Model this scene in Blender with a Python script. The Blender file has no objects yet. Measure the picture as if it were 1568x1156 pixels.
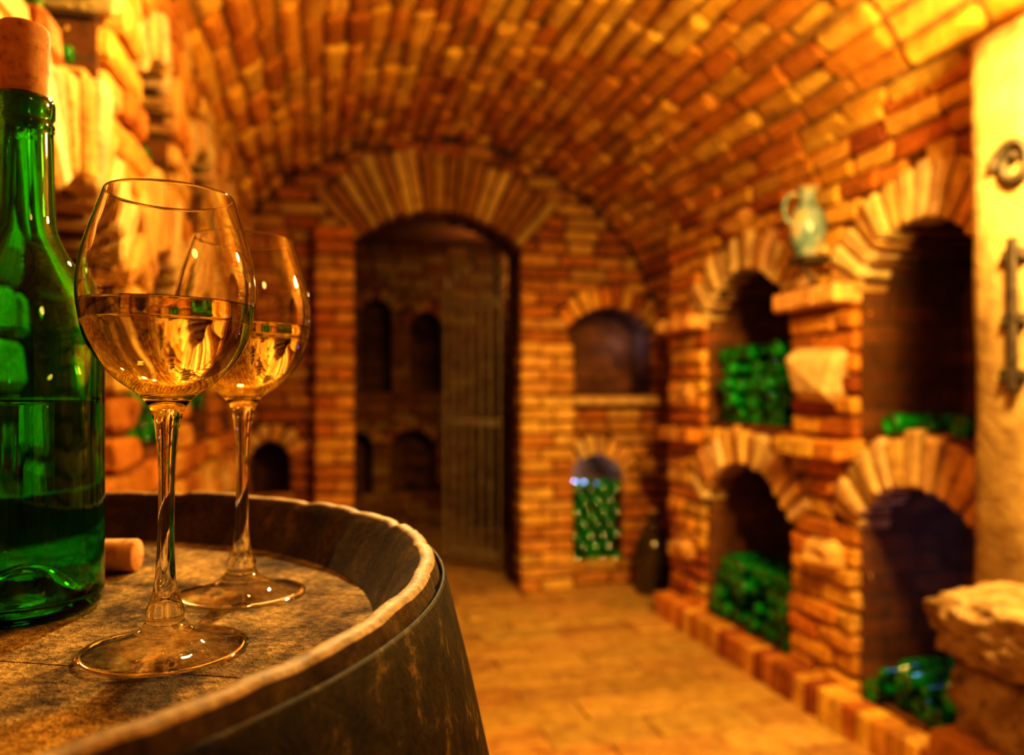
import bpy, math, random
from mathutils import Vector, Matrix
random.seed(7)
R=random.random
def U(a,b): return a+(b-a)*R()
scene=bpy.context.scene
VX,VZ,VR=0.675,1.17,1.41      # vault axis x, z, radius
YB=4.365                      # back wall
YF=-1.6                       # wall behind the viewer
XR,XL=1.8,-0.39               # rack faces
HC=1.125

# ------------------------------------------------------------ materials
def newmat(name):
    m=bpy.data.materials.new(name); m.use_nodes=True
    nt=m.node_tree; b=nt.nodes['Principled BSDF']
    return m,nt,b
def N(nt,t,**k):
    n=nt.nodes.new(t)
    for a,v in k.items(): setattr(n,a,v)
    return n
def ramp(nt,stops):
    r=N(nt,'ShaderNodeValToRGB'); e=r.color_ramp.elements
    while len(e)>1: e.remove(e[-1])
    e[0].position=stops[0][0]; e[0].color=(*stops[0][1],1)
    for p,c in stops[1:]:
        x=e.new(p); x.color=(*c,1)
    return r
def mixc(nt,mode,fac,a,b):
    m=N(nt,'ShaderNodeMix',data_type='RGBA',blend_type=mode)
    def s(i,v):
        if isinstance(v,bpy.types.NodeSocket): nt.links.new(v,m.inputs[i])
        elif isinstance(v,(int,float)): m.inputs[i].default_value=v
        else: m.inputs[i].default_value=(*v,1)
    s(0,fac); s(6,a); s(7,b)
    return m.outputs[2]
def noise(nt,scale,detail=5,rough=.6,vec=None,dist=0):
    n=N(nt,'ShaderNodeTexNoise'); n.inputs['Scale'].default_value=scale
    n.inputs['Detail'].default_value=detail; n.inputs['Roughness'].default_value=rough
    n.inputs['Distortion'].default_value=dist
    if vec is None:
        tc=N(nt,'ShaderNodeTexCoord'); vec=tc.outputs['Object']
    nt.links.new(vec,n.inputs['Vector'])
    return n
def bump(nt,b,h,strength,dist):
    bp=N(nt,'ShaderNodeBump'); bp.inputs['Strength'].default_value=strength; bp.inputs['Distance'].default_value=dist
    nt.links.new(h,bp.inputs['Height']); nt.links.new(bp.outputs[0],b.inputs['Normal'])

def brick_mat(name,rough=.85):
    m,nt,b=newmat(name)
    at=N(nt,'ShaderNodeAttribute',attribute_name='Col')
    n1=noise(nt,14,6,.65); n2=noise(nt,70,4,.7)
    r1=ramp(nt,[(.25,(.45,.36,.30)),(.5,(.95,.95,.95)),(.75,(1.25,1.35,1.4))])
    nt.links.new(n1.outputs[0],r1.inputs[0])
    c=mixc(nt,'MULTIPLY',.85,at.outputs['Color'],r1.outputs[0])
    r2=ramp(nt,[(.3,(.7,.66,.6)),(.6,(1,1,1))]); nt.links.new(n2.outputs[0],r2.inputs[0])
    c=mixc(nt,'MULTIPLY',.6,c,r2.outputs[0])
    nt.links.new(c,b.inputs['Base Color']); b.inputs['Roughness'].default_value=rough
    mx=N(nt,'ShaderNodeMath',operation='ADD'); nt.links.new(n1.outputs[0],mx.inputs[0]); nt.links.new(n2.outputs[0],mx.inputs[1])
    bump(nt,b,mx.outputs[0],.8,.016)
    return m
M_brick=brick_mat('brick_clay')
def core_mat(name,c1,c2,mortar):
    m,nt,b=newmat(name)
    tc=N(nt,'ShaderNodeTexCoord'); sp=N(nt,'ShaderNodeSeparateXYZ'); nt.links.new(tc.outputs['Object'],sp.inputs[0])
    ad=N(nt,'ShaderNodeMath',operation='ADD'); nt.links.new(sp.outputs[0],ad.inputs[0]); nt.links.new(sp.outputs[1],ad.inputs[1])
    cb=N(nt,'ShaderNodeCombineXYZ'); nt.links.new(ad.outputs[0],cb.inputs[0]); nt.links.new(sp.outputs[2],cb.inputs[1])
    bt=N(nt,'ShaderNodeTexBrick'); nt.links.new(cb.outputs[0],bt.inputs['Vector'])
    bt.inputs['Color1'].default_value=(*c1,1); bt.inputs['Color2'].default_value=(*c2,1); bt.inputs['Mortar'].default_value=(*mortar,1)
    bt.inputs['Scale'].default_value=1; bt.inputs['Mortar Size'].default_value=.006
    bt.inputs['Brick Width'].default_value=.22; bt.inputs['Row Height'].default_value=.072
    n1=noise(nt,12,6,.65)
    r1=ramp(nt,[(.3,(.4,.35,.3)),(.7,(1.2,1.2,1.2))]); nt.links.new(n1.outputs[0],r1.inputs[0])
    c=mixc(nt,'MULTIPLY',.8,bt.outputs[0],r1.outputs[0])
    nt.links.new(c,b.inputs['Base Color']); b.inputs['Roughness'].default_value=.9
    bump(nt,b,n1.outputs[0],.6,.012)
    return m
M_core=core_mat('masonry_inner',(.24,.10,.025),(.14,.055,.016),(.12,.07,.03))  # darker than the face bricks: niche shade put into the colour
def plain_noise(name,stops,scale=8,rough=.8,metal=0,bs=.5,bd=.005,detail=6,vec=None):
    m,nt,b=newmat(name); n=noise(nt,scale,detail,.65)
    r=ramp(nt,stops); nt.links.new(n.outputs[0],r.inputs[0]); nt.links.new(r.outputs[0],b.inputs['Base Color'])
    b.inputs['Roughness'].default_value=rough; b.inputs['Metallic'].default_value=metal
    bump(nt,b,n.outputs[0],bs,bd); return m
M_mortar=plain_noise('mortar',[(.3,(.12,.06,.016)),(.7,(.38,.23,.07))],20,.95)
M_stone=plain_noise('pale_stone',[(.3,(.16,.10,.05)),(.42,(.38,.26,.13)),(.55,(.62,.48,.29)),(.75,(.8,.67,.46))],14,.9,0,1,.05,8)
M_iron=plain_noise('wrought_iron',[(.3,(.02,.015,.012)),(.7,(.09,.07,.05))],30,.6,.1)
M_gate=plain_noise('pale_gate_iron',[(.3,(.16,.12,.09)),(.7,(.4,.34,.26))],30,.5,.3)
M_ceram=plain_noise('glazed_ceramic',[(.35,(.05,.14,.18)),(.5,(.22,.32,.33)),(.65,(.55,.36,.16))],14,.25)
M_cork=plain_noise('cork',[(.3,(.30,.13,.05)),(.45,(.52,.29,.13)),(.8,(.66,.41,.2))],160,.85,0,.5,.0006)
M_post=plain_noise('limewashed_timber',[(.3,(.22,.14,.055)),(.55,(.38,.27,.12)),(.8,(.5,.38,.20))],7,.85,0,.8,.02)

def glass(name,col,ior=1.5,rough=0.0):
    m,nt,b=newmat(name)
    b.inputs['Base Color'].default_value=(*col,1); b.inputs['Transmission Weight'].default_value=1
    b.inputs['IOR'].default_value=ior; b.inputs['Roughness'].default_value=rough
    return m
M_glass=glass('clear_glass',(.99,.99,.985),1.48)
def thin_glass(name,tint=(.975,.975,.965)):
    m=bpy.data.materials.new(name); m.use_nodes=True; nt=m.node_tree; nt.nodes.clear()
    o=N(nt,'ShaderNodeOutputMaterial'); mx=N(nt,'ShaderNodeMixShader'); t=N(nt,'ShaderNodeBsdfTransparent'); g=N(nt,'ShaderNodeBsdfGlossy')
    ge=N(nt,'ShaderNodeNewGeometry'); dt=N(nt,'ShaderNodeVectorMath',operation='DOT_PRODUCT')
    nt.links.new(ge.outputs['Normal'],dt.inputs[0]); nt.links.new(ge.outputs['Incoming'],dt.inputs[1])
    def M(op,a,b=None):
        x=N(nt,'ShaderNodeMath',operation=op)
        for i,v in enumerate((a,b)):
            if v is None: continue
            if isinstance(v,(int,float)): x.inputs[i].default_value=v
            else: nt.links.new(v,x.inputs[i])
        return x.outputs[0]
    f=M('ADD',M('MULTIPLY',M('POWER',M('SUBTRACT',1.0,M('ABSOLUTE',dt.outputs['Value'])),4.0),.85),.09)
    t.inputs[0].default_value=(*tint,1); g.inputs['Roughness'].default_value=.02
    nt.links.new(f,mx.inputs[0]); nt.links.new(t.outputs[0],mx.inputs[1]); nt.links.new(g.outputs[0],mx.inputs[2]); nt.links.new(mx.outputs[0],o.inputs[0])
    return m
M_thin=thin_glass('thin_clear_glass')
M_wine=glass('white_wine',(1,.965,.55),1.34)
M_green=glass('green_bottle_glass',(.12,.76,.09),1.5)
M_gwine=glass('wine_in_bottle',(.75,.9,.4),1.34)
m,nt,b=newmat('rack_bottle_glass'); M_rack=m
b.inputs['Roughness'].default_value=.10
b.inputs['Coat Weight'].default_value=1; b.inputs['Coat Roughness'].default_value=.06
n=noise(nt,25,2); r=ramp(nt,[(.38,(.002,.05,.006)),(.62,(.012,.34,.03))]); nt.links.new(n.outputs[0],r.inputs[0]); nt.links.new(r.outputs[0],b.inputs['Base Color'])
m,nt,b=newmat('dark_demijohn_glass'); M_demi=m
b.inputs['Base Color'].default_value=(.05,.035,.02,1); b.inputs['Roughness'].default_value=.15; b.inputs['Coat Weight'].default_value=.5

# barrel woods
def wood(name,stops,scl=(3,3,40),rough=.7,mott=.5,mcol=(.05,.03,.02),bs=.5,bd=.003,ms=22,lo=.4,hi=.62,spec=.3,fine=200):
    m,nt,b=newmat(name)
    tc=N(nt,'ShaderNodeTexCoord'); mp=N(nt,'ShaderNodeMapping'); mp.inputs['Scale'].default_value=scl
    nt.links.new(tc.outputs['Object'],mp.inputs[0])
    n1=noise(nt,1,8,.7,mp.outputs[0],.4); n2=noise(nt,ms,8,.75); n3=noise(nt,fine,3,.7)
    r=ramp(nt,stops); nt.links.new(n1.outputs[0],r.inputs[0])
    r2=ramp(nt,[(lo,(1,1,1)),(hi,(0,0,0))]); nt.links.new(n2.outputs[0],r2.inputs[0])
    f=N(nt,'ShaderNodeMath',operation='MULTIPLY'); nt.links.new(r2.outputs[0],f.inputs[0]); f.inputs[1].default_value=mott
    c=mixc(nt,'MIX',f.outputs[0],r.outputs[0],mcol)
    r3=ramp(nt,[(.35,(.5,.5,.5)),(.6,(1.1,1.1,1.1))]); nt.links.new(n3.outputs[0],r3.inputs[0])
    c=mixc(nt,'MULTIPLY',.8,c,r3.outputs[0])
    nt.links.new(c,b.inputs['Base Color']); b.inputs['Roughness'].default_value=rough; b.inputs['Specular IOR Level'].default_value=spec
    s=N(nt,'ShaderNodeMath',operation='ADD'); nt.links.new(n1.outputs[0],s.inputs[0]); nt.links.new(n2.outputs[0],s.inputs[1])
    s2=N(nt,'ShaderNodeMath',operation='ADD'); nt.links.new(s.outputs[0],s2.inputs[0]); nt.links.new(n3.outputs[0],s2.inputs[1])
    bump(nt,b,s2.outputs[0],bs,bd); return m
M_stave=wood('barrel_stave_wood',[(.3,(.035,.021,.006)),(.55,(.10,.065,.022)),(.8,(.28,.19,.07))],(30,30,3),.8,.65,(.02,.012,.004),.4,.0012,22,.4,.62,.15)
M_rim=wood('barrel_rim_wood',[(.3,(.26,.18,.08)),(.55,(.50,.37,.18)),(.8,(.74,.58,.33))],(40,40,40),.6,.55,(.09,.055,.02),.5,.001)
M_head=wood('barrel_head_wood',[(.3,(.17,.10,.03)),(.5,(.40,.27,.095)),(.75,(.70,.52,.22))],(7,30,7),.8,.93,(.035,.021,.007),.8,.003,13,.42,.60,.12)
M_hoop=wood('barrel_hoop_iron',[(.4,(.010,.008,.003)),(.56,(.04,.03,.009)),(.68,(.28,.21,.07))],(45,45,45),.6,.3,(.01,.008,.003),.35,.0008,70,.42,.6,.15,320)

# ------------------------------------------------------------ mesh tools
TV=[];TF=[]
idx={}
for sx in(-1,1):
    for sy in(-1,1):
        for sz in(-1,1):
            for k in range(3):
                idx[(sx,sy,sz,k)]=len(TV); TV.append((sx,sy,sz,k))
def _orient(f):
    P=[]
    for i in f:
        s=TV[i]; P.append(Vector([s[a]*(1.0 if s[3]==a else .8) for a in range(3)]))
    c=sum(P,Vector())/len(P); n=(P[1]-P[0]).cross(P[2]-P[0])
    return f if n.dot(c)>0 else f[::-1]
for k in range(3):
    a,b_=[i for i in range(3) if i!=k]
    for s in(-1,1):
        f=[]
        for (p,q) in((-1,-1),(1,-1),(1,1),(-1,1)):
            t=[0,0,0]; t[k]=s;t[a]=p;t[b_]=q; f.append(idx[(t[0],t[1],t[2],k)])
        TF.append(_orient(f))
    for p in(-1,1):            # edges parallel to axis k
        for q in(-1,1):
            f=[]
            for (s,ax) in((-1,a),(1,a),(1,b_),(-1,b_)):
                t=[0,0,0]; t[k]=s;t[a]=p;t[b_]=q; f.append(idx[(t[0],t[1],t[2],ax)])
            TF.append(_orient(f))
for sx in(-1,1):
    for sy in(-1,1):
        for sz in(-1,1):
            TF.append(_orient([idx[(sx,sy,sz,0)],idx[(sx,sy,sz,1)],idx[(sx,sy,sz,2)]]))
BOXF=[(0,1,3,2),(4,6,7,5),(0,4,5,1),(2,3,7,6),(0,2,6,4),(1,5,7,3)]
class MB:
    def __init__(s): s.v=[];s.f=[];s.c=[];s.m=[]
    def brick(s,c,ax,ay,az,hx,hy,hz,ch=.006,col=(.5,.2,.08),taper=0,jit=.003,mat=0):
        o=len(s.v); c=Vector(c)
        J={}
        for (sx,sy,sz,k) in TV:
            key=(sx,sy,sz)
            if key not in J: J[key]=Vector((U(-jit,jit),U(-jit,jit),U(-jit,jit)))
            l=[sx*(hx-(0 if k==0 else ch)),sy*(hy-(0 if k==1 else ch)),sz*(hz-(0 if k==2 else ch))]
            l[0]*=1+taper*l[1]/hy
            j=J[key]
            s.v.append(c+ax*(l[0]+j.x)+ay*(l[1]+j.y)+az*(l[2]+j.z)); s.c.append(col)
        for f in TF: s.f.append([o+i for i in f]); s.m.append(mat)
    def box(s,lo,hi,ax=Vector((1,0,0)),ay=Vector((0,1,0)),az=Vector((0,0,1)),org=Vector(),col=(.3,.15,.08),mat=1):
        o=len(s.v)
        for i in(0,1):
            for j in(0,1):
                for k in(0,1):
                    s.v.append(org+ax*(hi[0] if i else lo[0])+ay*(hi[1] if j else lo[1])+az*(hi[2] if k else lo[2])); s.c.append(col)
        flip=ax.cross(ay).dot(az)<0
        for f in BOXF: s.f.append([o+i for i in (f[::-1] if flip else f)]); s.m.append(mat)
    def raw(s,vs,fs,col=(1,1,1),mat=0):
        o=len(s.v); s.v+= [Vector(v) for v in vs]; s.c+=[col]*len(vs)
        for f in fs: s.f.append([o+i for i in f]); s.m.append(mat)
    def obj(s,name,mats,smooth=False,parent=None,loc=(0,0,0)):
        me=bpy.data.meshes.new(name); me.from_pydata([tuple(v) for v in s.v],[],s.f)
        for m in mats: me.materials.append(m)
        me.polygons.foreach_set('material_index',s.m)
        if smooth: me.polygons.foreach_set('use_smooth',[True]*len(s.f))
        a=me.color_attributes.new('Col','FLOAT_COLOR','POINT')
        fl=[]
        for c in s.c: fl+= [c[0],c[1],c[2],1]
        a.data.foreach_set('color',fl); me.update()
        ob=bpy.data.objects.new(name,me); scene.collection.objects.link(ob); ob.location=loc
        if parent: ob.parent=parent
        return ob
def empty(name,loc=(0,0,0)):
    e=bpy.data.objects.new(name,None); scene.collection.objects.link(e); e.location=loc; e.empty_display_size=.05; return e
def crom(p,n=4):
    out=[]
    for i in range(len(p)-1):
        p0=p[max(i-1,0)];p1=p[i];p2=p[i+1];p3=p[min(i+2,len(p)-1)]
        for k in range(n):
            t=k/n
            out.append(tuple(.5*((2*p1[a])+(-p0[a]+p2[a])*t+(2*p0[a]-5*p1[a]+4*p2[a]-p3[a])*t*t+(-p0[a]+3*p1[a]-3*p2[a]+p3[a])*t**3) for a in(0,1)))
    out.append(p[-1]); return out
def lathe(profile,segs=48,rfun=None):
    vs=[];fs=[];rings=[]
    for (r,z) in profile:
        if r<1e-6: rings.append([len(vs)]); vs.append((0,0,z))
        else:
            ring=[]
            for i in range(segs):
                a=2*math.pi*i/segs; rr=r+(rfun(i,r,z) if rfun else 0)
                ring.append(len(vs)); vs.append((rr*math.cos(a),rr*math.sin(a),z))
            rings.append(ring)
    for A,B in zip(rings,rings[1:]):
        if len(A)==1 and len(B)==1: continue
        for i in range(segs):
            j=(i+1)%segs
            if len(A)==1: fs.append((A[0],B[j],B[i]))
            elif len(B)==1: fs.append((A[i],A[j],B[0]))
            else: fs.append((A[i],A[j],B[j],B[i]))
    return vs,fs
def lathe_obj(name,profile,mat,segs=48,parent=None,loc=(0,0,0),smooth=True,rfun=None,mats=None,mfun=None):
    v,f=lathe(profile,segs,rfun); mb=MB(); mb.raw(v,f)
    if mfun: mb.m=[mfun([Vector(v[i]) for i in q]) for q in f]
    return mb.obj(name,mats or [mat],smooth,parent,loc)

PAL=[(.76,.38,.06),(.82,.46,.09),(.68,.29,.05),(.86,.54,.12),(.54,.20,.035),(.74,.33,.055),(.80,.48,.11),(.42,.14,.035)]
def bcol(pal=PAL,k=1.0):
    c=random.choice(pal); f=U(.8,1.12)*k
    return (c[0]*f,c[1]*f*U(.92,1.08),c[2]*f)
PALE=[(.86,.64,.31),(.84,.55,.22),(.88,.68,.38),(.80,.49,.18)]

# ------------------------------------------------------------ walls with arched openings
def arch(o):
    w=(o['u1']-o['u0'])/2; ri=o['rise']; Rr=(w*w+ri*ri)/(2*ri); cz=o['zs']+ri-Rr
    return w,(o['u0']+o['u1'])/2,Rr,cz
def cut(iv,a,b):
    out=[]
    for (p,q) in iv:
        if b<=p or a>=q: out.append((p,q))
        else:
            if a>p: out.append((p,a))
            if b<q: out.append((b,q))
    return out
def build_wall(mb,org,u,n,L0,L1,z0,z1,ops,depth,top=None,ch=.075,bl=.22,pal=PAL,ringpal=PALE,prot=.03,ringprot=.04,k=1.0):
    org=Vector(org);Z=Vector((0,0,1))
    def lim(z):
        if top is None: return [(L0,L1)]
        a,b=top(z); a=max(a,L0); b=min(b,L1)
        return [(a,b)] if b>a else []
    dz=.025; z=z0
    while z<z1-1e-4:
        zz=z+dz/2; iv=lim(zz)
        for o in ops:
            if o['z0']<=zz<o['zs']+o['rise']:
                w,c,Rr,cz=arch(o)
                h=w if zz<=o['zs'] else math.sqrt(max(0,Rr*Rr-(zz-cz)**2))
                iv=cut(iv,c-h,c+h)
        for (a,b) in iv: mb.box((a,-depth,z),(b,0,min(z+dz,z1)),u,n,Z,org,(.3,.16,.08),1)
        z+=dz
    for o in ops:
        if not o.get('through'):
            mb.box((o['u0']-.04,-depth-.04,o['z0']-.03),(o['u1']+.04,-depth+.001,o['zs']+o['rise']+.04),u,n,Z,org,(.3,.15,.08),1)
    ncr=int((z1-z0)/ch); row=0
    for i in range(ncr+1):
        za=z0+i*ch; zb=min(za+ch,z1)
        if zb-za<.03: continue
        zm=(za+zb)/2; iv=lim(zb if top else zm); row+=1
        for o in ops:
            w,c,Rr,cz=arch(o); ring=o.get('ring',.14)
            if o['z0']-.001<=zm<o['zs']+o['rise']+ring:
                if zm<=o['zs']: h=w
                else:
                    h=math.sqrt(max(0,(Rr+ring)**2-(zm-cz)**2))
                    th=math.asin(min(1,w/Rr)); h=min(h,(zm-cz)*math.tan(th) if th<1.5 else 9)
                    if zm<o['zs']+o['rise']: h=max(h,math.sqrt(max(0,Rr*Rr-(zm-cz)**2)))
                if h>0: iv=cut(iv,c-h,c+h)
        for (a,b) in iv:
            if b-a<.02: continue
            p=a+(bl*(.5 if row%2 else 1))*U(.85,1.1); q=a
            while q<b-1e-4:
                e=min(p,b)
                if b-e<.06: e=b
                mb.brick(org+u*((q+e)/2)+Z*zm+n*(prot/2-.03+U(-.008,.011)),u,Z,n,(e-q)/2-.004,(zb-za)/2-.005,prot/2+.03,.011,bcol(pal,k),0,.005)
                q=e; p=e+bl*U(.75,1.15)
    for o in ops:
        w,c,Rr,cz=arch(o); ring=o.get('ring',.14); th=math.asin(min(1,w/Rr)); 
        if Rr<w+1e-6 or o['rise']>=w: th=math.pi/2
        kk=max(3,int(2*th*(Rr+ring*.5)/.066)); 
        for i in range(kk):
            t=-th+2*th*(i+.5)/kk
            rad=u*math.sin(t)+Z*math.cos(t); tan=u*math.cos(t)-Z*math.sin(t)
            wm=th*(Rr+ring/2)/kk
            rl=ring*U(.88,1.14)
            mb.brick(org+u*c+Z*cz+rad*(Rr+rl/2-.004)+n*(ringprot/2-.05+U(-.012,.012)),tan,rad,n,wm-.006,rl/2,ringprot/2+.05,.010,bcol(o.get('pal',ringpal),k),(ring/2)/(Rr+ring/2),.004)
X_=Vector((1,0,0));Y_=Vector((0,1,0));Z_=Vector((0,0,1))

# ---- right wall (bottle niches)
opsR=[dict(u0=2.66,u1=3.36,z0=.99,zs=1.47,rise=.20,ring=.16),
      dict(u0=2.66,u1=3.36,z0=.10,zs=.62,rise=.21,ring=.15),
      dict(u0=1.74,u1=2.28,z0=.99,zs=1.47,rise=.20,ring=.17),
      dict(u0=1.74,u1=2.28,z0=.10,zs=.66,rise=.18,ring=.17),
      dict(u0=.35,u1=1.0,z0=.99,zs=1.47,rise=.20,ring=.16),
      dict(u0=.35,u1=1.0,z0=.10,zs=.62,rise=.21,ring=.15)]
mb=MB()
build_wall(mb,(XR,0,0),Y_,-X_,YF,3.73,0,2.1,opsR,.42)
for (a,b) in((2.28,2.66),(3.36,3.73)):
    for zz,kk in((1.475,1.25),(.93,1.0)):
        y=a
        while y<b-.05:
            e=min(y+.13,b); mb.brick(Vector((XR-.045,(y+e)/2,zz)),Y_,Z_,-X_,(e-y)/2-.003,.034,.06,.008,bcol(PALE if kk>1 else PAL,kk*.95)); y=e
y=1.65
while y<3.72:
    mb.brick(Vector((XR-.075,y,.05)),Y_,Z_,-X_,.031,.06,.05,.008,bcol(PAL)); y+=.068
for (yy,zz,a,b2) in((2.47,1.20,.15,.10),(2.44,.55,.1,.05),(3.54,1.12,.12,.05),(3.55,.35,.1,.05),(2.5,1.63,.08,.05),(3.03,1.88,.12,.04),(1.45,1.8,.12,.08)):
    mb.brick(Vector((XR-.03,yy,zz)),Y_,Z_,-X_,a,b2,.05,.035,random.choice(PALE),0,.018)
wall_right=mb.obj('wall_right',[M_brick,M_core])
mb=MB(); build_wall(mb,(2.085,0,0),Y_,-X_,3.68,YB,0,1.3,[],.2)
mb.obj('wall_right_recess',[M_brick,M_core])

# ---- left wall (rack)
PL=[(.76,.43,.10),(.82,.50,.14),(.70,.34,.07),(.86,.57,.19),(.55,.24,.05)]
opsL=[]
for (a,b) in((1.12,1.56),(1.74,2.22),(2.42,2.92),(3.12,3.62)):
    opsL+=[dict(u0=a,u1=b,z0=1.0,zs=1.32,rise=.14,ring=.17),
           dict(u0=a,u1=b,z0=.1,zs=.6,rise=.14,ring=.13)]
    opsL+=[dict(u0=a+.03,u1=b-.03,z0=1.66,zs=1.80,rise=.10,ring=.1)]
mb=MB()
build_wall(mb,(XL,0,0),Y_,X_,.95,YB,0,2.15,opsL,.33,pal=PL)
mb.obj('wall_left',[M_brick,M_core])
mb=MB(); build_wall(mb,(-.735,0,0),Y_,X_,YF,.95,0,1.3,[],.2,pal=PL)
mb.obj('wall_left_recess',[M_brick,M_core])

# ---- back wall
def vtop(z):
    if z<=VZ: return (VX-VR,VX+VR)
    d=VR*VR-(z-VZ)**2
    if d<=0: return (0,0)
    return (VX-math.sqrt(d),VX+math.sqrt(d))
opsB=[dict(u0=.185,u1=1.13,z0=0,zs=1.98,rise=.19,ring=.33,through=True,pal=[(.66,.45,.14),(.55,.33,.08),(.74,.54,.2),(.46,.24,.05)]),
      dict(u0=1.43,u1=1.95,z0=1.11,zs=1.53,rise=.12,ring=.12,pal=PAL),
      dict(u0=1.43,u1=1.76,z0=.12,zs=.66,rise=.11,ring=.11),
      dict(u0=-.36,u1=-.16,z0=.57,zs=.8,rise=.08,ring=.09)]
PB=[(.54,.27,.06),(.60,.33,.08),(.48,.20,.04),(.64,.40,.12),(.44,.17,.035)]
mb=MB()
build_wall(mb,(0,YB,0),X_,-Y_,-.74,2.09,0,2.6,opsB,.3,top=vtop,pal=PB)
def pier(x0,x1,y0,y1,za,zb,pal,ch=.075):
    mb.box((x0+.008,y0+.008,za),(x1-.008,y1,zb),mat=1)
    z=za;i=0
    while z<zb-.03:
        w=x1-x0; sp=[x0,x0+w*(.62 if i%2 else .38),x1] if w>.25 else ([x0,x1] if i%2 else [x0,(x0+x1)/2,x1])
        for a,b in zip(sp,sp[1:]):
            mb.brick(Vector(((a+b)/2,(y0+y1)/2-U(0,.012),z+ch/2)),X_,Y_,Z_,(b-a)/2-.003,(y1-y0)/2+.004,ch/2-.005,.010,bcol(pal),0,.005)
        z+=ch;i+=1
pier(-.03,.18,YB-.14,YB,0,1.98,[(.74,.37,.08),(.80,.45,.11),(.62,.25,.05)])
pier(1.10,1.42,YB-.13,YB,0,1.42,[(.74,.43,.12),(.82,.52,.16),(.64,.32,.08)])
mb.brick(Vector((1.69,YB-.05,1.09)),X_,Y_,Z_,.29,.07,.025,.008,(.7,.48,.22))
mb.obj('wall_back',[M_brick,M_core])

# ---- antechamber behind the gate
mb=MB()
YA=6.6
opsA=[dict(u0=.33,u1=.58,z0=1.15,zs=1.82,rise=.11,ring=.1),dict(u0=.745,u1=1.01,z0=1.15,zs=1.72,rise=.11,ring=.1),
      dict(u0=.2,u1=.42,z0=.27,zs=.72,rise=.09,ring=.1),dict(u0=.58,u1=.95,z0=.29,zs=.70,rise=.13,ring=.1)]
build_wall(mb,(0,YA,0),X_,-Y_,-.35,1.6,0,2.5,opsA,.3,pal=PB,ringpal=PAL,k=.6)  # antechamber brick colours scaled down to paint in the dim interior
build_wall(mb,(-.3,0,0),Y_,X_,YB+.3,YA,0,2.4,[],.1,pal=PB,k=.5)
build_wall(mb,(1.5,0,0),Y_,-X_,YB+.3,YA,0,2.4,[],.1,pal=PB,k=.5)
mb.box((-.5,YB+.28,2.4),(1.7,YA+.4,2.5))
mb.obj('wall_antechamber',[M_brick,M_core])

# ---- wall behind the viewer
mb=MB(); build_wall(mb,(0,YF,0),X_,Y_,-.74,2.09,0,2.6,[dict(u0=.3,u1=1.1,z0=0,zs=1.6,rise=.35,ring=.2)],.3,top=vtop,pal=PAL)
mb.obj('wall_front',[M_brick,M_core])

# ---- vaulted ceiling
mb=MB()
PV=[(.76,.42,.07),(.82,.49,.09),(.70,.34,.05),(.86,.56,.12),(.60,.26,.04)]
def yr(th):
    x=VX+VR*math.cos(th)
    a,b=YF,YB
    if x>XR+.03: a=3.70
    if x<XL-.03: b=.97
    return a,b
nc=int(math.pi*VR/.084)
for i in range(nc):
    th=math.pi*(i+.5)/nc; a,b=yr(th)
    rad=-(X_*math.cos(th)+Z_*math.sin(th)); tan=X_*(-math.sin(th))+Z_*math.cos(th)
    y=a-U(0,.2)
    while y<b:
        e=y+U(.19,.31); q0=max(y,a); q1=min(e,b)
        if q1-q0>.03:
            rr=VR-U(-.012,.018)
            mb.brick(Vector((VX,(q0+q1)/2,VZ))-rad*(rr+.03),tan,Y_,rad,math.pi*VR/nc/2-.004,(q1-q0)/2-.005,.035,.016,bcol(PV),0,.009)
        y=e
ns=96
vs=[];fs=[]
for i in range(ns):
    t0=math.pi*i/ns;t1=math.pi*(i+1)/ns
    a,b=yr((t0+t1)/2); o=len(vs)
    for t in(t0,t1):
        for y in(a,b):
            vs.append((VX+(VR+.014)*math.cos(t),y,VZ+(VR+.014)*math.sin(t)))
    for t in(t0,t1):
        for y in(a,b):
            vs.append((VX+(VR+.12)*math.cos(t),y,VZ+(VR+.12)*math.sin(t)))
    fs+=[(o,o+1,o+3,o+2),(o+4,o+6,o+7,o+5),(o,o+4,o+5,o+1),(o+2,o+3,o+7,o+6)]
mb.raw(vs,fs,(.3,.2,.1),1)
mb.obj('ceiling',[M_brick,M_mortar])

# ---- floor
mb=MB(); mb.box((-1.0,YF-.3,-.08),(2.4,YA+.4,-.013),mat=1)
PF=[(.62,.39,.12),(.65,.42,.13),(.60,.37,.11),(.67,.44,.14)]
y=YF;r=0
while y<YA:
    x=-.8+(r%2)*-.19
    while x<2.3:
        mb.brick(Vector((x+.19,y+.09,-.012+U(-.002,.0015))),X_,Y_,Z_,.1885,.0885,.012,.006,bcol(PF,.97+U(0,.04)),0,.003)
        x+=.38
    y+=.18;r+=1
mb.obj('floor',[M_brick,M_mortar])

# ------------------------------------------------------------ racked bottles
bp=crom([(0,.014),(.018,.008),(.032,0),(.0375,.006),(.038,.05),(.038,.16),(.034,.19),(.018,.215),(.0145,.235),(.0145,.285),(.012,.288)],2)+[(0,.288)]
bv,bf=lathe(bp,16)
def stack(name,place):
    mb=MB()
    for (p,d,s) in place:
        d=Vector(d); q=Z_.rotation_difference(d).to_matrix()
        mb.raw([Vector(p)+q@(Vector(v)*s) for v in bv],bf)
    return mb.obj(name,[M_rack],True)
def hexstack(face,u0,u1,z0,rows,dirx,rad=.041,flip=.2):
    out=[]
    for r in range(rows):
        y=u0+rad+(rad if r%2 else 0)
        while y<=u1-rad+.002:
            s=U(.93,.99); px=face+dirx*U(-.02,.04)
            if R()<flip: out.append(((px+dirx*.28,y,z0+.038+r*rad*1.72),(-dirx,U(-.02,.02),0),s))
            else: out.append(((px,y,z0+.038+r*rad*1.72),(dirx*1,U(-.02,.02),0),s))
            y+=2*rad+.001
    return out
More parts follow.
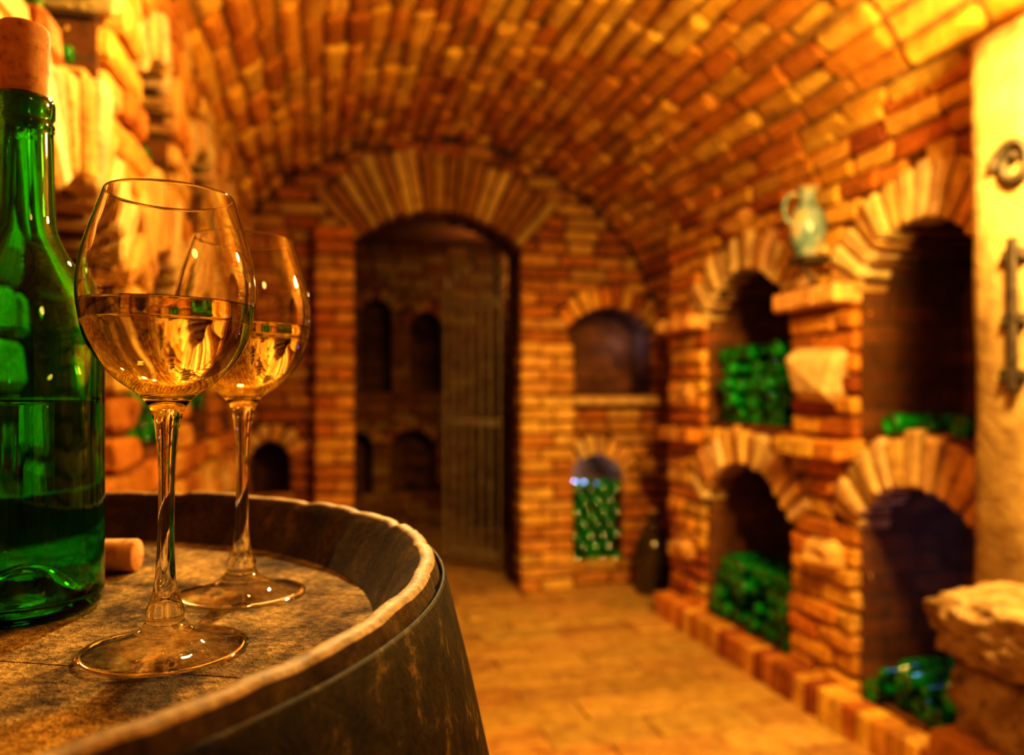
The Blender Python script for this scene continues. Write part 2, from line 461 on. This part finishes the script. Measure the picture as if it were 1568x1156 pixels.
stack('wine_bottle_stack',hexstack(XR+.01,2.67,3.35,.992,5,1))
stack('wine_bottle_stack.001',hexstack(XR+.0,2.67,3.35,.102,4,1))
stack('wine_bottle_stack.002',hexstack(XR+.0,1.76,2.27,.992,1,1))
stack('wine_bottle_stack.003',hexstack(XR+.0,1.76,2.27,.102,2,1))
out=[]
for r in range(7):
    x=1.44+.04+(.04 if r%2 else 0)
    while x<1.76-.036:
        out.append(((x,YB+U(-.01,.03),.122+.04+r*.069),(0,1,0),1.0)); x+=.081
stack('wine_bottle_stack.004',out)
k=5
for i,(a,b) in enumerate(((1.12,1.56),(1.74,2.22),(2.42,2.92),(3.12,3.62))):
    stack('wine_bottle_stack.%03d'%k,hexstack(XL-.02,a+.01,b-.01,1.002,[1,2,2,1][i],-1)); k+=1
    stack('wine_bottle_stack.%03d'%k,hexstack(XL-.02,a+.01,b-.01,.102,[3,3,4,3][i],-1)); k+=1
    stack('wine_bottle_stack.%03d'%k,hexstack(XL-.02,a+.04,b-.04,1.662,1,-1)); k+=1

# ------------------------------------------------------------ demijohn
pr=crom([(0,0),(.085,0),(.1,.02),(.102,.12),(.1,.24),(.08,.31),(.04,.36),(.028,.39),(.027,.43),(.032,.435),(.032,.452)],4)+[(0,.452)]
dj=empty('glass_demijohn',(1.85,4.10,0))
lathe_obj('body',pr,M_demi,40,dj)
lathe_obj('stopper',[(0,.4525),(.022,.4525),(.024,.475),(0,.475)],M_cork,24,dj)

# ------------------------------------------------------------ iron gate
gate=empty('iron_gate',(1.09,4.70,0))
g=MB()
gd=(Vector((.80,5.05,0))-Vector((1.09,4.70,0))); GL=gd.length; gd.normalize(); gn=gd.cross(Z_)
def rod(mb,a,b,r,n=8,col=(1,1,1)):
    a=Vector(a);b=Vector(b);d=(b-a).normalized(); q=Z_.rotation_difference(d).to_matrix(); L=(b-a).length
    v,f=lathe([(0,0),(r,0),(r,L),(0,L)],n); mb.raw([a+q@Vector(p) for p in v],f)
nb=6
for i in range(nb+1):
    s=GL*i/nb; topz=(1.84,1.92,1.86,1.97,1.88,1.92,1.80)[i]
    rod(g,gd*s+Z_*.06,gd*s+Z_*topz,.010)
    v,f=lathe([(0,0),(.022,.03),(.0,.11)],8); g.raw([gd*s+Z_*topz+Vector(p) for p in v],f)
for zz in(.12,.95,1.70):
    g.brick(gd*GL/2+Z_*zz,gd,gn,Z_,GL/2+.01,.006,.022,.003)
g.obj('bars',[M_gate],False,gate)

# ------------------------------------------------------------ jug on bracket (right pier)
jug=empty('ceramic_jug',(XR-.095,2.45,1.62))
pr=crom([(0,0),(.035,0),(.04,.01),(.06,.06),(.066,.11),(.055,.16),(.033,.195),(.03,.225),(.04,.25)],4)
inn=[(r-.005,z) for r,z in reversed(pr) if z>.02 and r>.01]
lathe_obj('body',pr+inn+[(0,.02)],M_ceram,36,jug)
mb=MB()
pts=[Vector((-.035,0,.22)),Vector((-.07,0,.225)),Vector((-.095,0,.19)),Vector((-.09,0,.14)),Vector((-.06,0,.11))]
for a,b_ in zip(pts,pts[1:]): rod(mb,a,b_,.008)
mb.obj('handle',[M_ceram],True,jug)
mb=MB(); mb.brick(Vector((.02,0,-.012)),X_,Y_,Z_,.065,.05,.012,.003); rod(mb,(.06,0,-.12),(-.03,0,-.02),.008)
mb.obj('iron_bracket',[M_iron],False,jug)

# ------------------------------------------------------------ limewashed timber post
post=empty('timber_post',(1.645,1.51,0))
mb=MB()
secs=[]
for i in range(25):
    z=2.0*i/24; ring=[]
    for a in range(28):
        t=2*math.pi*a/28; c,s=math.cos(t),math.sin(t)
        rr=.096/max(abs(c),abs(s))**.75
        rr*=1+.05*math.sin(3*t+z*4)+.02*math.sin(z*13+t)+U(-.015,.015)
        ring.append((c*rr*.8,s*rr,z))
    secs.append(ring)
vs=[p for r_ in secs for p in r_]; fs=[]
for i in range(24):
    for a in range(28):
        b2=(a+1)%28; fs.append((i*28+a,i*28+b2,(i+1)*28+b2,(i+1)*28+a))
fs.append(tuple(range(27,-1,-1))); fs.append(tuple(24*28+a for a in range(28)))
mb.raw(vs,fs); mb.obj('shaft',[M_post],True,post)
mb=MB()
for zz in(1.17,1.30,1.45): mb.brick(Vector((-.080,-.045,zz)),X_,Y_,Z_,.012,.03,.014,.004)
mb.brick(Vector((-.088,-.05,1.31)),X_,Y_,Z_,.006,.012,.18,.003)
pp=[Vector((-.086,-.05+.055*math.cos(t)*(1-t/12),1.66+.06*math.sin(t)*(1-t/12))) for t in [i*.45 for i in range(20)]]
for a,b_ in zip(pp,pp[1:]): rod(mb,a,b_,.011,6)
mb.obj('iron_fittings',[M_iron],False,post)

# ------------------------------------------------------------ stone pedestal lower right
ped=empty('stone_pedestal',(1.395,1.275,0))
def boulder(mb,c,sx,sy,sz,seed):
    import bmesh
    from mathutils import noise as mn
    bm=bmesh.new(); bmesh.ops.create_icosphere(bm,subdivisions=5,radius=1)
    vs=[]
    for v in bm.verts:
        p=v.co.copy(); k=1/max(abs(p.x),abs(p.y),abs(p.z))**.7
        p=p*k; w_=mn.noise(p*1.3+Vector((seed,0,0)))
        d=1+.12*w_+.07*mn.noise(p*3.5+Vector((0,seed,0)))+.03*mn.noise(p*9+Vector((0,seed,3)))-.04*max(0,1-abs(mn.noise(p*2.2+Vector((seed,seed,0))))*14)
        vs.append(Vector(c)+Vector((p.x*sx*d,p.y*sy*d,p.z*sz*d)))
    mb.raw(vs,[[x.index for x in f.verts] for f in bm.faces]); bm.free()
mb=MB(); boulder(mb,(0,0,.645),.142,.13,.072,3.1); boulder(mb,(.03,-.01,.49),.132,.13,.082,9.2)
mb.obj('stones',[M_stone],True,ped)
mb=MB()
for i in range(6):
    z=.0375+i*.07
    for (x,yy,a,bq) in ((-.07,0,.065,.12),(.07,0,.065,.12)) if i%2 else ((0,-.062,.135,.058),(0,.062,.135,.058)):
        mb.brick(Vector((x,yy,z-.003)),X_,Y_,Z_,a,bq,.0325,.008,bcol(PAL))
mb.obj('brick_base',[M_brick],False,ped)

# ------------------------------------------------------------ barrel
BX,BY=-.242,.437; ZR=1.042; ZH=1.006
bar=empty('wine_barrel',(BX,BY,0))
def br(z):
    t=(z-ZR/2)/(ZR/2); return .372-.069*t*t
NS=28; SEG=NS*8
chips=[U(-1,1) for _ in range(SEG)]
def groove(i,r,z):
    e=i%8
    g=-.0016 if e==0 else (-.0003 if e in(1,7) else 0)
    return g if r>.29 else 0
prof=[(.262,ZH-.03),(.264,ZH-.002),(.271,ZH),(.286,ZR-.007),(.2945,ZR-.001),(.2955,ZR),(.3008,ZR),(.3022,ZR-.0018)]
zs=[ZR-.02-(ZR-.04)*i/30 for i in range(31)]
prof+= [(br(z),z) for z in zs]+[(.300,.0),(.285,0),(.27,.035),(.262,.06),(.262,ZH-.03)]
vs=[];fs=[]
for (r_,z) in prof:
    for i in range(SEG):
        a=2*math.pi*i/SEG; rr=r_+groove(i,r_,z)
        dz=(.0004*chips[i]+.0006*chips[i//8]) if z>=ZR-.003 else 0
        if z>=ZR-.011 and z<ZR-.003: dz=.001*chips[(i//3)%SEG]
        if i%8==0 and z>=ZR-.003: dz-=.001
        vs.append((rr*math.cos(a),rr*math.sin(a),z+dz))
mats=[]
for k_ in range(len(prof)-1):
    for i in range(SEG):
        j=(i+1)%SEG
        fs.append((k_*SEG+i,(k_+1)*SEG+i,(k_+1)*SEG+j,k_*SEG+j))
        mats.append(1 if 4<=k_<=6 else 0)
mb=MB(); mb.raw(vs,[f[::-1] for f in fs]); mb.m=mats
o=mb.obj('staves',[M_stave,M_rim],True,bar)
def head(zt,name):
    mb=MB(); Rh=.2705; n=4; w=2*Rh/n
    for i in range(n):
        a=-Rh+i*w+.0002; b_=a+w-.0004
        pts=[]
        m_=14
        for k_ in range(m_+1):
            x=a+(b_-a)*k_/m_; pts.append((x,math.sqrt(max(0,Rh*Rh-x*x))))
        for k_ in range(m_+1):
            x=b_-(b_-a)*k_/m_; pts.append((x,-math.sqrt(max(0,Rh*Rh-x*x))))
        npt=len(pts); 
        cx=(a+b_)/2
        v=[(x,y,zt-.018) for x,y in pts]+[(x,y,zt-.0004) for x,y in pts]+[(cx+(x-cx)*.993,y*.998,zt) for x,y in pts]
        f=[tuple(range(npt-1,-1,-1)),tuple(2*npt+q for q in range(npt))]
        for l in(0,1):
            for q in range(npt):
                q2=(q+1)%npt; f.append((l*npt+q,l*npt+q2,(l+1)*npt+q2,(l+1)*npt+q))
        mb.raw(v,f)
    o=mb.obj(name,[M_head],False,bar)
    import bmesh
    bm=bmesh.new(); bm.from_mesh(o.data); bmesh.ops.recalc_face_normals(bm,faces=bm.faces); bm.to_mesh(o.data); bm.free()
    return o
h1=head(ZH,'head_top'); h1.rotation_euler=(0,0,1.15)
h2=head(.06,'head_bottom')
def hoop(z0_,z1_,name,a0=.25):
    p=[(br(z)+.0005,z) for z in (z0_,(z0_+z1_)/2,z1_)]
    q=[(br(z1_)+.0018,z1_+.0007),(br(z1_)+.0027,z1_-.0008)]+[(br(z)+.0027,z) for z in((z0_+z1_)/2,z0_+.001)]+[(br(z0_)+.0015,z0_)]
    pp=p+q+[p[0]]
    v,f=lathe(pp,128); mb=MB(); mb.raw(v,[x[::-1] for x in f]);
    for a in(a0,):
        for zq in((z0_*.7+z1_*.3),(z0_*.3+z1_*.7)):
            vv,ff=lathe([(0,-.001),(.005,0),(.004,.002),(0,.003)],10)
            q_=Z_.rotation_difference(Vector((math.cos(-a),math.sin(-a),0))).to_matrix()
            r0=br(zq)+.0027
            mb.raw([Vector((math.cos(-a)*r0,math.sin(-a)*r0,zq))+q_@Vector(p_) for p_ in vv],ff)
    mb.obj(name,[M_hoop],True,bar)
hoop(ZR-.12,ZR-.008,'hoop_1',4); hoop(ZR-.26,ZR-.21,'hoop_2'); hoop(ZR-.40,ZR-.355,'hoop_3')
hoop(.02,.098,'hoop_4'); hoop(.21,.26,'hoop_5'); hoop(.355,.40,'hoop_6')

# ------------------------------------------------------------ wine glasses
def sc(r,t=.012,k=.885): return r if r<t else t+(r-t)*k
def scp(P,t=.012,k=.885): return [(sc(r_,t,k),z) for r_,z in P]
outer=crom(scp([(.0402,.0009),(.0398,.0017),(.034,.0027),(.024,.0048),(.0145,.0085),(.0088,.0135),(.0082,.0195),(.0056,.027),(.0042,.038),(.0036,.058),(.0037,.080),(.0047,.098),(.0070,.1105),(.0122,.1180),(.0250,.1268),(.0362,.1405),(.0404,.1530),(.0420,.1655),(.0408,.1785),(.0375,.1905),(.0333,.2023),(.0302,.2107)]),5)
inner=crom(scp([(0,.1198),(.0095,.1210),(.0240,.1284),(.0351,.1413),(.0393,.1533),(.0409,.1655),(.0397,.1785),(.0364,.1905),(.0322,.2023),(.0292,.2107)]),6)
def gm(vs_):
    z=sum(v.z for v in vs_)/len(vs_); r_=sum(math.hypot(v.x,v.y) for v in vs_)/len(vs_)
    if z<.0125 and r_<.0335 and (r_>.0135 or z<.001): return 1
    return 0
def wine_glass(name,loc,level,rot=0,tilt=0):
    e=empty(name,loc); e.rotation_euler=(0,tilt,rot)
    prof=scp([(0,.0009),(.02,.0006),(.033,.0004),(.037,.0002),(.0395,.0003)])+outer+scp([(.0299,.2113),(.0295,.2113)])+inner[::-1]
    prof=[(max(r_,0),z) for r_,z in prof]
    lathe_obj('glass_body',prof,M_glass,96,e,mats=[M_glass,M_thin],mfun=gm)
    w=[]
    for (r_,z) in inner:
        if z<level: w.append((max(0,r_+(.0003 if r_>0 else 0)),z-.0002))
    for (r0,z0_),(r1,z1_) in zip(inner,inner[1:]):
        if z0_<=level<z1_: rl=r0+(r1-r0)*(level-z0_)/(z1_-z0_)
    w+=[(rl+.0003,level+.0006),(rl-.0006,level+.0001),(rl-.002,level),(0,level)]
    lathe_obj('white_wine',w,M_wine,96,e)
    return e
wine_glass('wine_glass',(-.0700,.387,ZH+.0005),.1600,0,.012)
wine_glass('wine_glass',(-.0455,.4855,ZH+.0005),.1590,0,.010).name='wine_glass.001'

# ------------------------------------------------------------ bottle
bot=empty('wine_bottle',(-.1585,.4786,ZH+.0002))
bs=lambda P: scp(P,.016,.89)
ob_=crom(bs([(.036,.0),(.0405,.0025),(.0425,.009),(.0427,.04),(.0427,.10),(.0427,.145),(.0418,.158),(.0385,.171),(.0315,.1845),(.0215,.198),(.0163,.210),(.0150,.225),(.0146,.245),(.0143,.262)]),4)
lip=[(.0143,.264),(.0150,.2655),(.0151,.268),(.0141,.2695),(.0141,.271),(.0152,.2725),(.0153,.2795),(.0146,.282),(.0105,.282)]
ib=crom(bs([(.0098,.262),(.0105,.245),(.0112,.225),(.0128,.210),(.0182,.197),(.0285,.183),(.0355,.170),(.0388,.157),(.0397,.145),(.0397,.10),(.0397,.04),(.0392,.014),(.034,.0075),(.022,.012),(.010,.024),(0,.028)]),4)
prof=bs([(0,.022),(.012,.018),(.024,.006),(.033,.0003)])+ob_+lip+[(.0097,.279)]+ib
prof=[(max(0,r_),z) for r_,z in prof]
lathe_obj('glass_body',prof,M_green,96,bot)
lev=.1175
w=[(0,.0278)]+[(r_+.0003,z-.0001) for r_,z in ib[::-1] if 0<r_ and z<lev]+bs([(.0400,lev),(.0385,lev-.0006)])+[(0,lev-.0006)]
lathe_obj('wine_inside',w,M_gwine,96,bot)
ck=crom([(.0096,.2685),(.0097,.281),(.0113,.2865),(.0120,.296),(.0126,.308),(.0127,.3185),(.0115,.3215)],4)
lathe_obj('stopper_cork',[(0,.2685)]+ck+[(0,.3222)],M_cork,40,bot)

ckp=[(0,0),(.0102,0),(.011,.001),(.0111,.02),(.011,.0435),(.0102,.0445),(0,.0445)]
cork=lathe_obj('loose_cork',ckp,M_cork,40,None,(-.163,.574,ZH+.0111))
cork.rotation_euler=(math.radians(90),0,math.radians(90-13.9+4))

# ------------------------------------------------------------ lights
def point(name,loc,e,col,rad=.05):
    l=bpy.data.lights.new(name,'POINT'); l.energy=e; l.color=col; l.shadow_soft_size=rad
    o=bpy.data.objects.new(name,l); scene.collection.objects.link(o); o.location=loc; return o
def spot(name,loc,tgt,e,col,deg,rad=.05,blend=.8):
    s=bpy.data.lights.new(name,'SPOT'); s.energy=e; s.color=col; s.spot_size=math.radians(deg); s.spot_blend=blend; s.shadow_soft_size=rad
    so=bpy.data.objects.new(name,s); scene.collection.objects.link(so); so.location=loc
    so.rotation_euler=(Vector(tgt)-so.location).to_track_quat('-Z','Y').to_euler(); return so
W=(1,.64,.18)
point('lamp_right',(1.33,1.12,1.80),108,W,.07)
point('lamp_left',(-.08,1.35,1.90),14,(1,.64,.20),.04)
point('fill_rear',(.9,-.6,1.9),6,W,.1)  # unseen general fill added behind the camera
point('fill_antechamber',(1.3,5.9,2.1),7,(1,.6,.22),.05)  # small unseen light added to brighten the far room
spot('lamp_aisle',(.36,2.2,2.3),(-.22,.36,1.0),215,(1,.74,.34),36,.03,.6)
spot('fill_back_wall',(.9,.9,2.35),(1.30,4.3,.6),300,(1,.62,.17),48,.06,.9)  # out-of-frame spot added to brighten the back wall
spot('fill_floor',(1.1,1.5,2.3),(1.0,2.6,0),130,(1,.62,.18),62,.06,.9)  # fill spot added above the frame to light up the floor
point('niche_light_blue',(2.1,2.0,.6),1.0,(.25,.3,1),.03)
point('niche_light_back',(1.5,YB+.2,.68),1.8,(.4,.5,1),.02)
point('niche_light_upper',(1.85,YB+.2,1.45),.4,(.4,.5,1),.02)

w=bpy.data.worlds.new('World'); scene.world=w; w.use_nodes=True
w.node_tree.nodes['Background'].inputs[0].default_value=(.9,.5,.2,1); w.node_tree.nodes['Background'].inputs[1].default_value=.02

# ------------------------------------------------------------ camera
cam=bpy.data.cameras.new('camera'); co=bpy.data.objects.new('camera',cam); scene.collection.objects.link(co)
co.location=(0,0,HC); co.rotation_euler=(math.radians(90),0,-math.atan(360/1450))
cam.sensor_width=36; cam.lens=1450/1920*36; cam.shift_y=.017; cam.clip_start=.02
cam.dof.use_dof=True; cam.dof.focus_distance=.355; cam.dof.aperture_fstop=5.6
scene.camera=co
scene.view_settings.view_transform='Standard'
for lk in('High Contrast','Medium High Contrast','None'):
    try: scene.view_settings.look=lk; break
    except Exception as ex: print(ex)
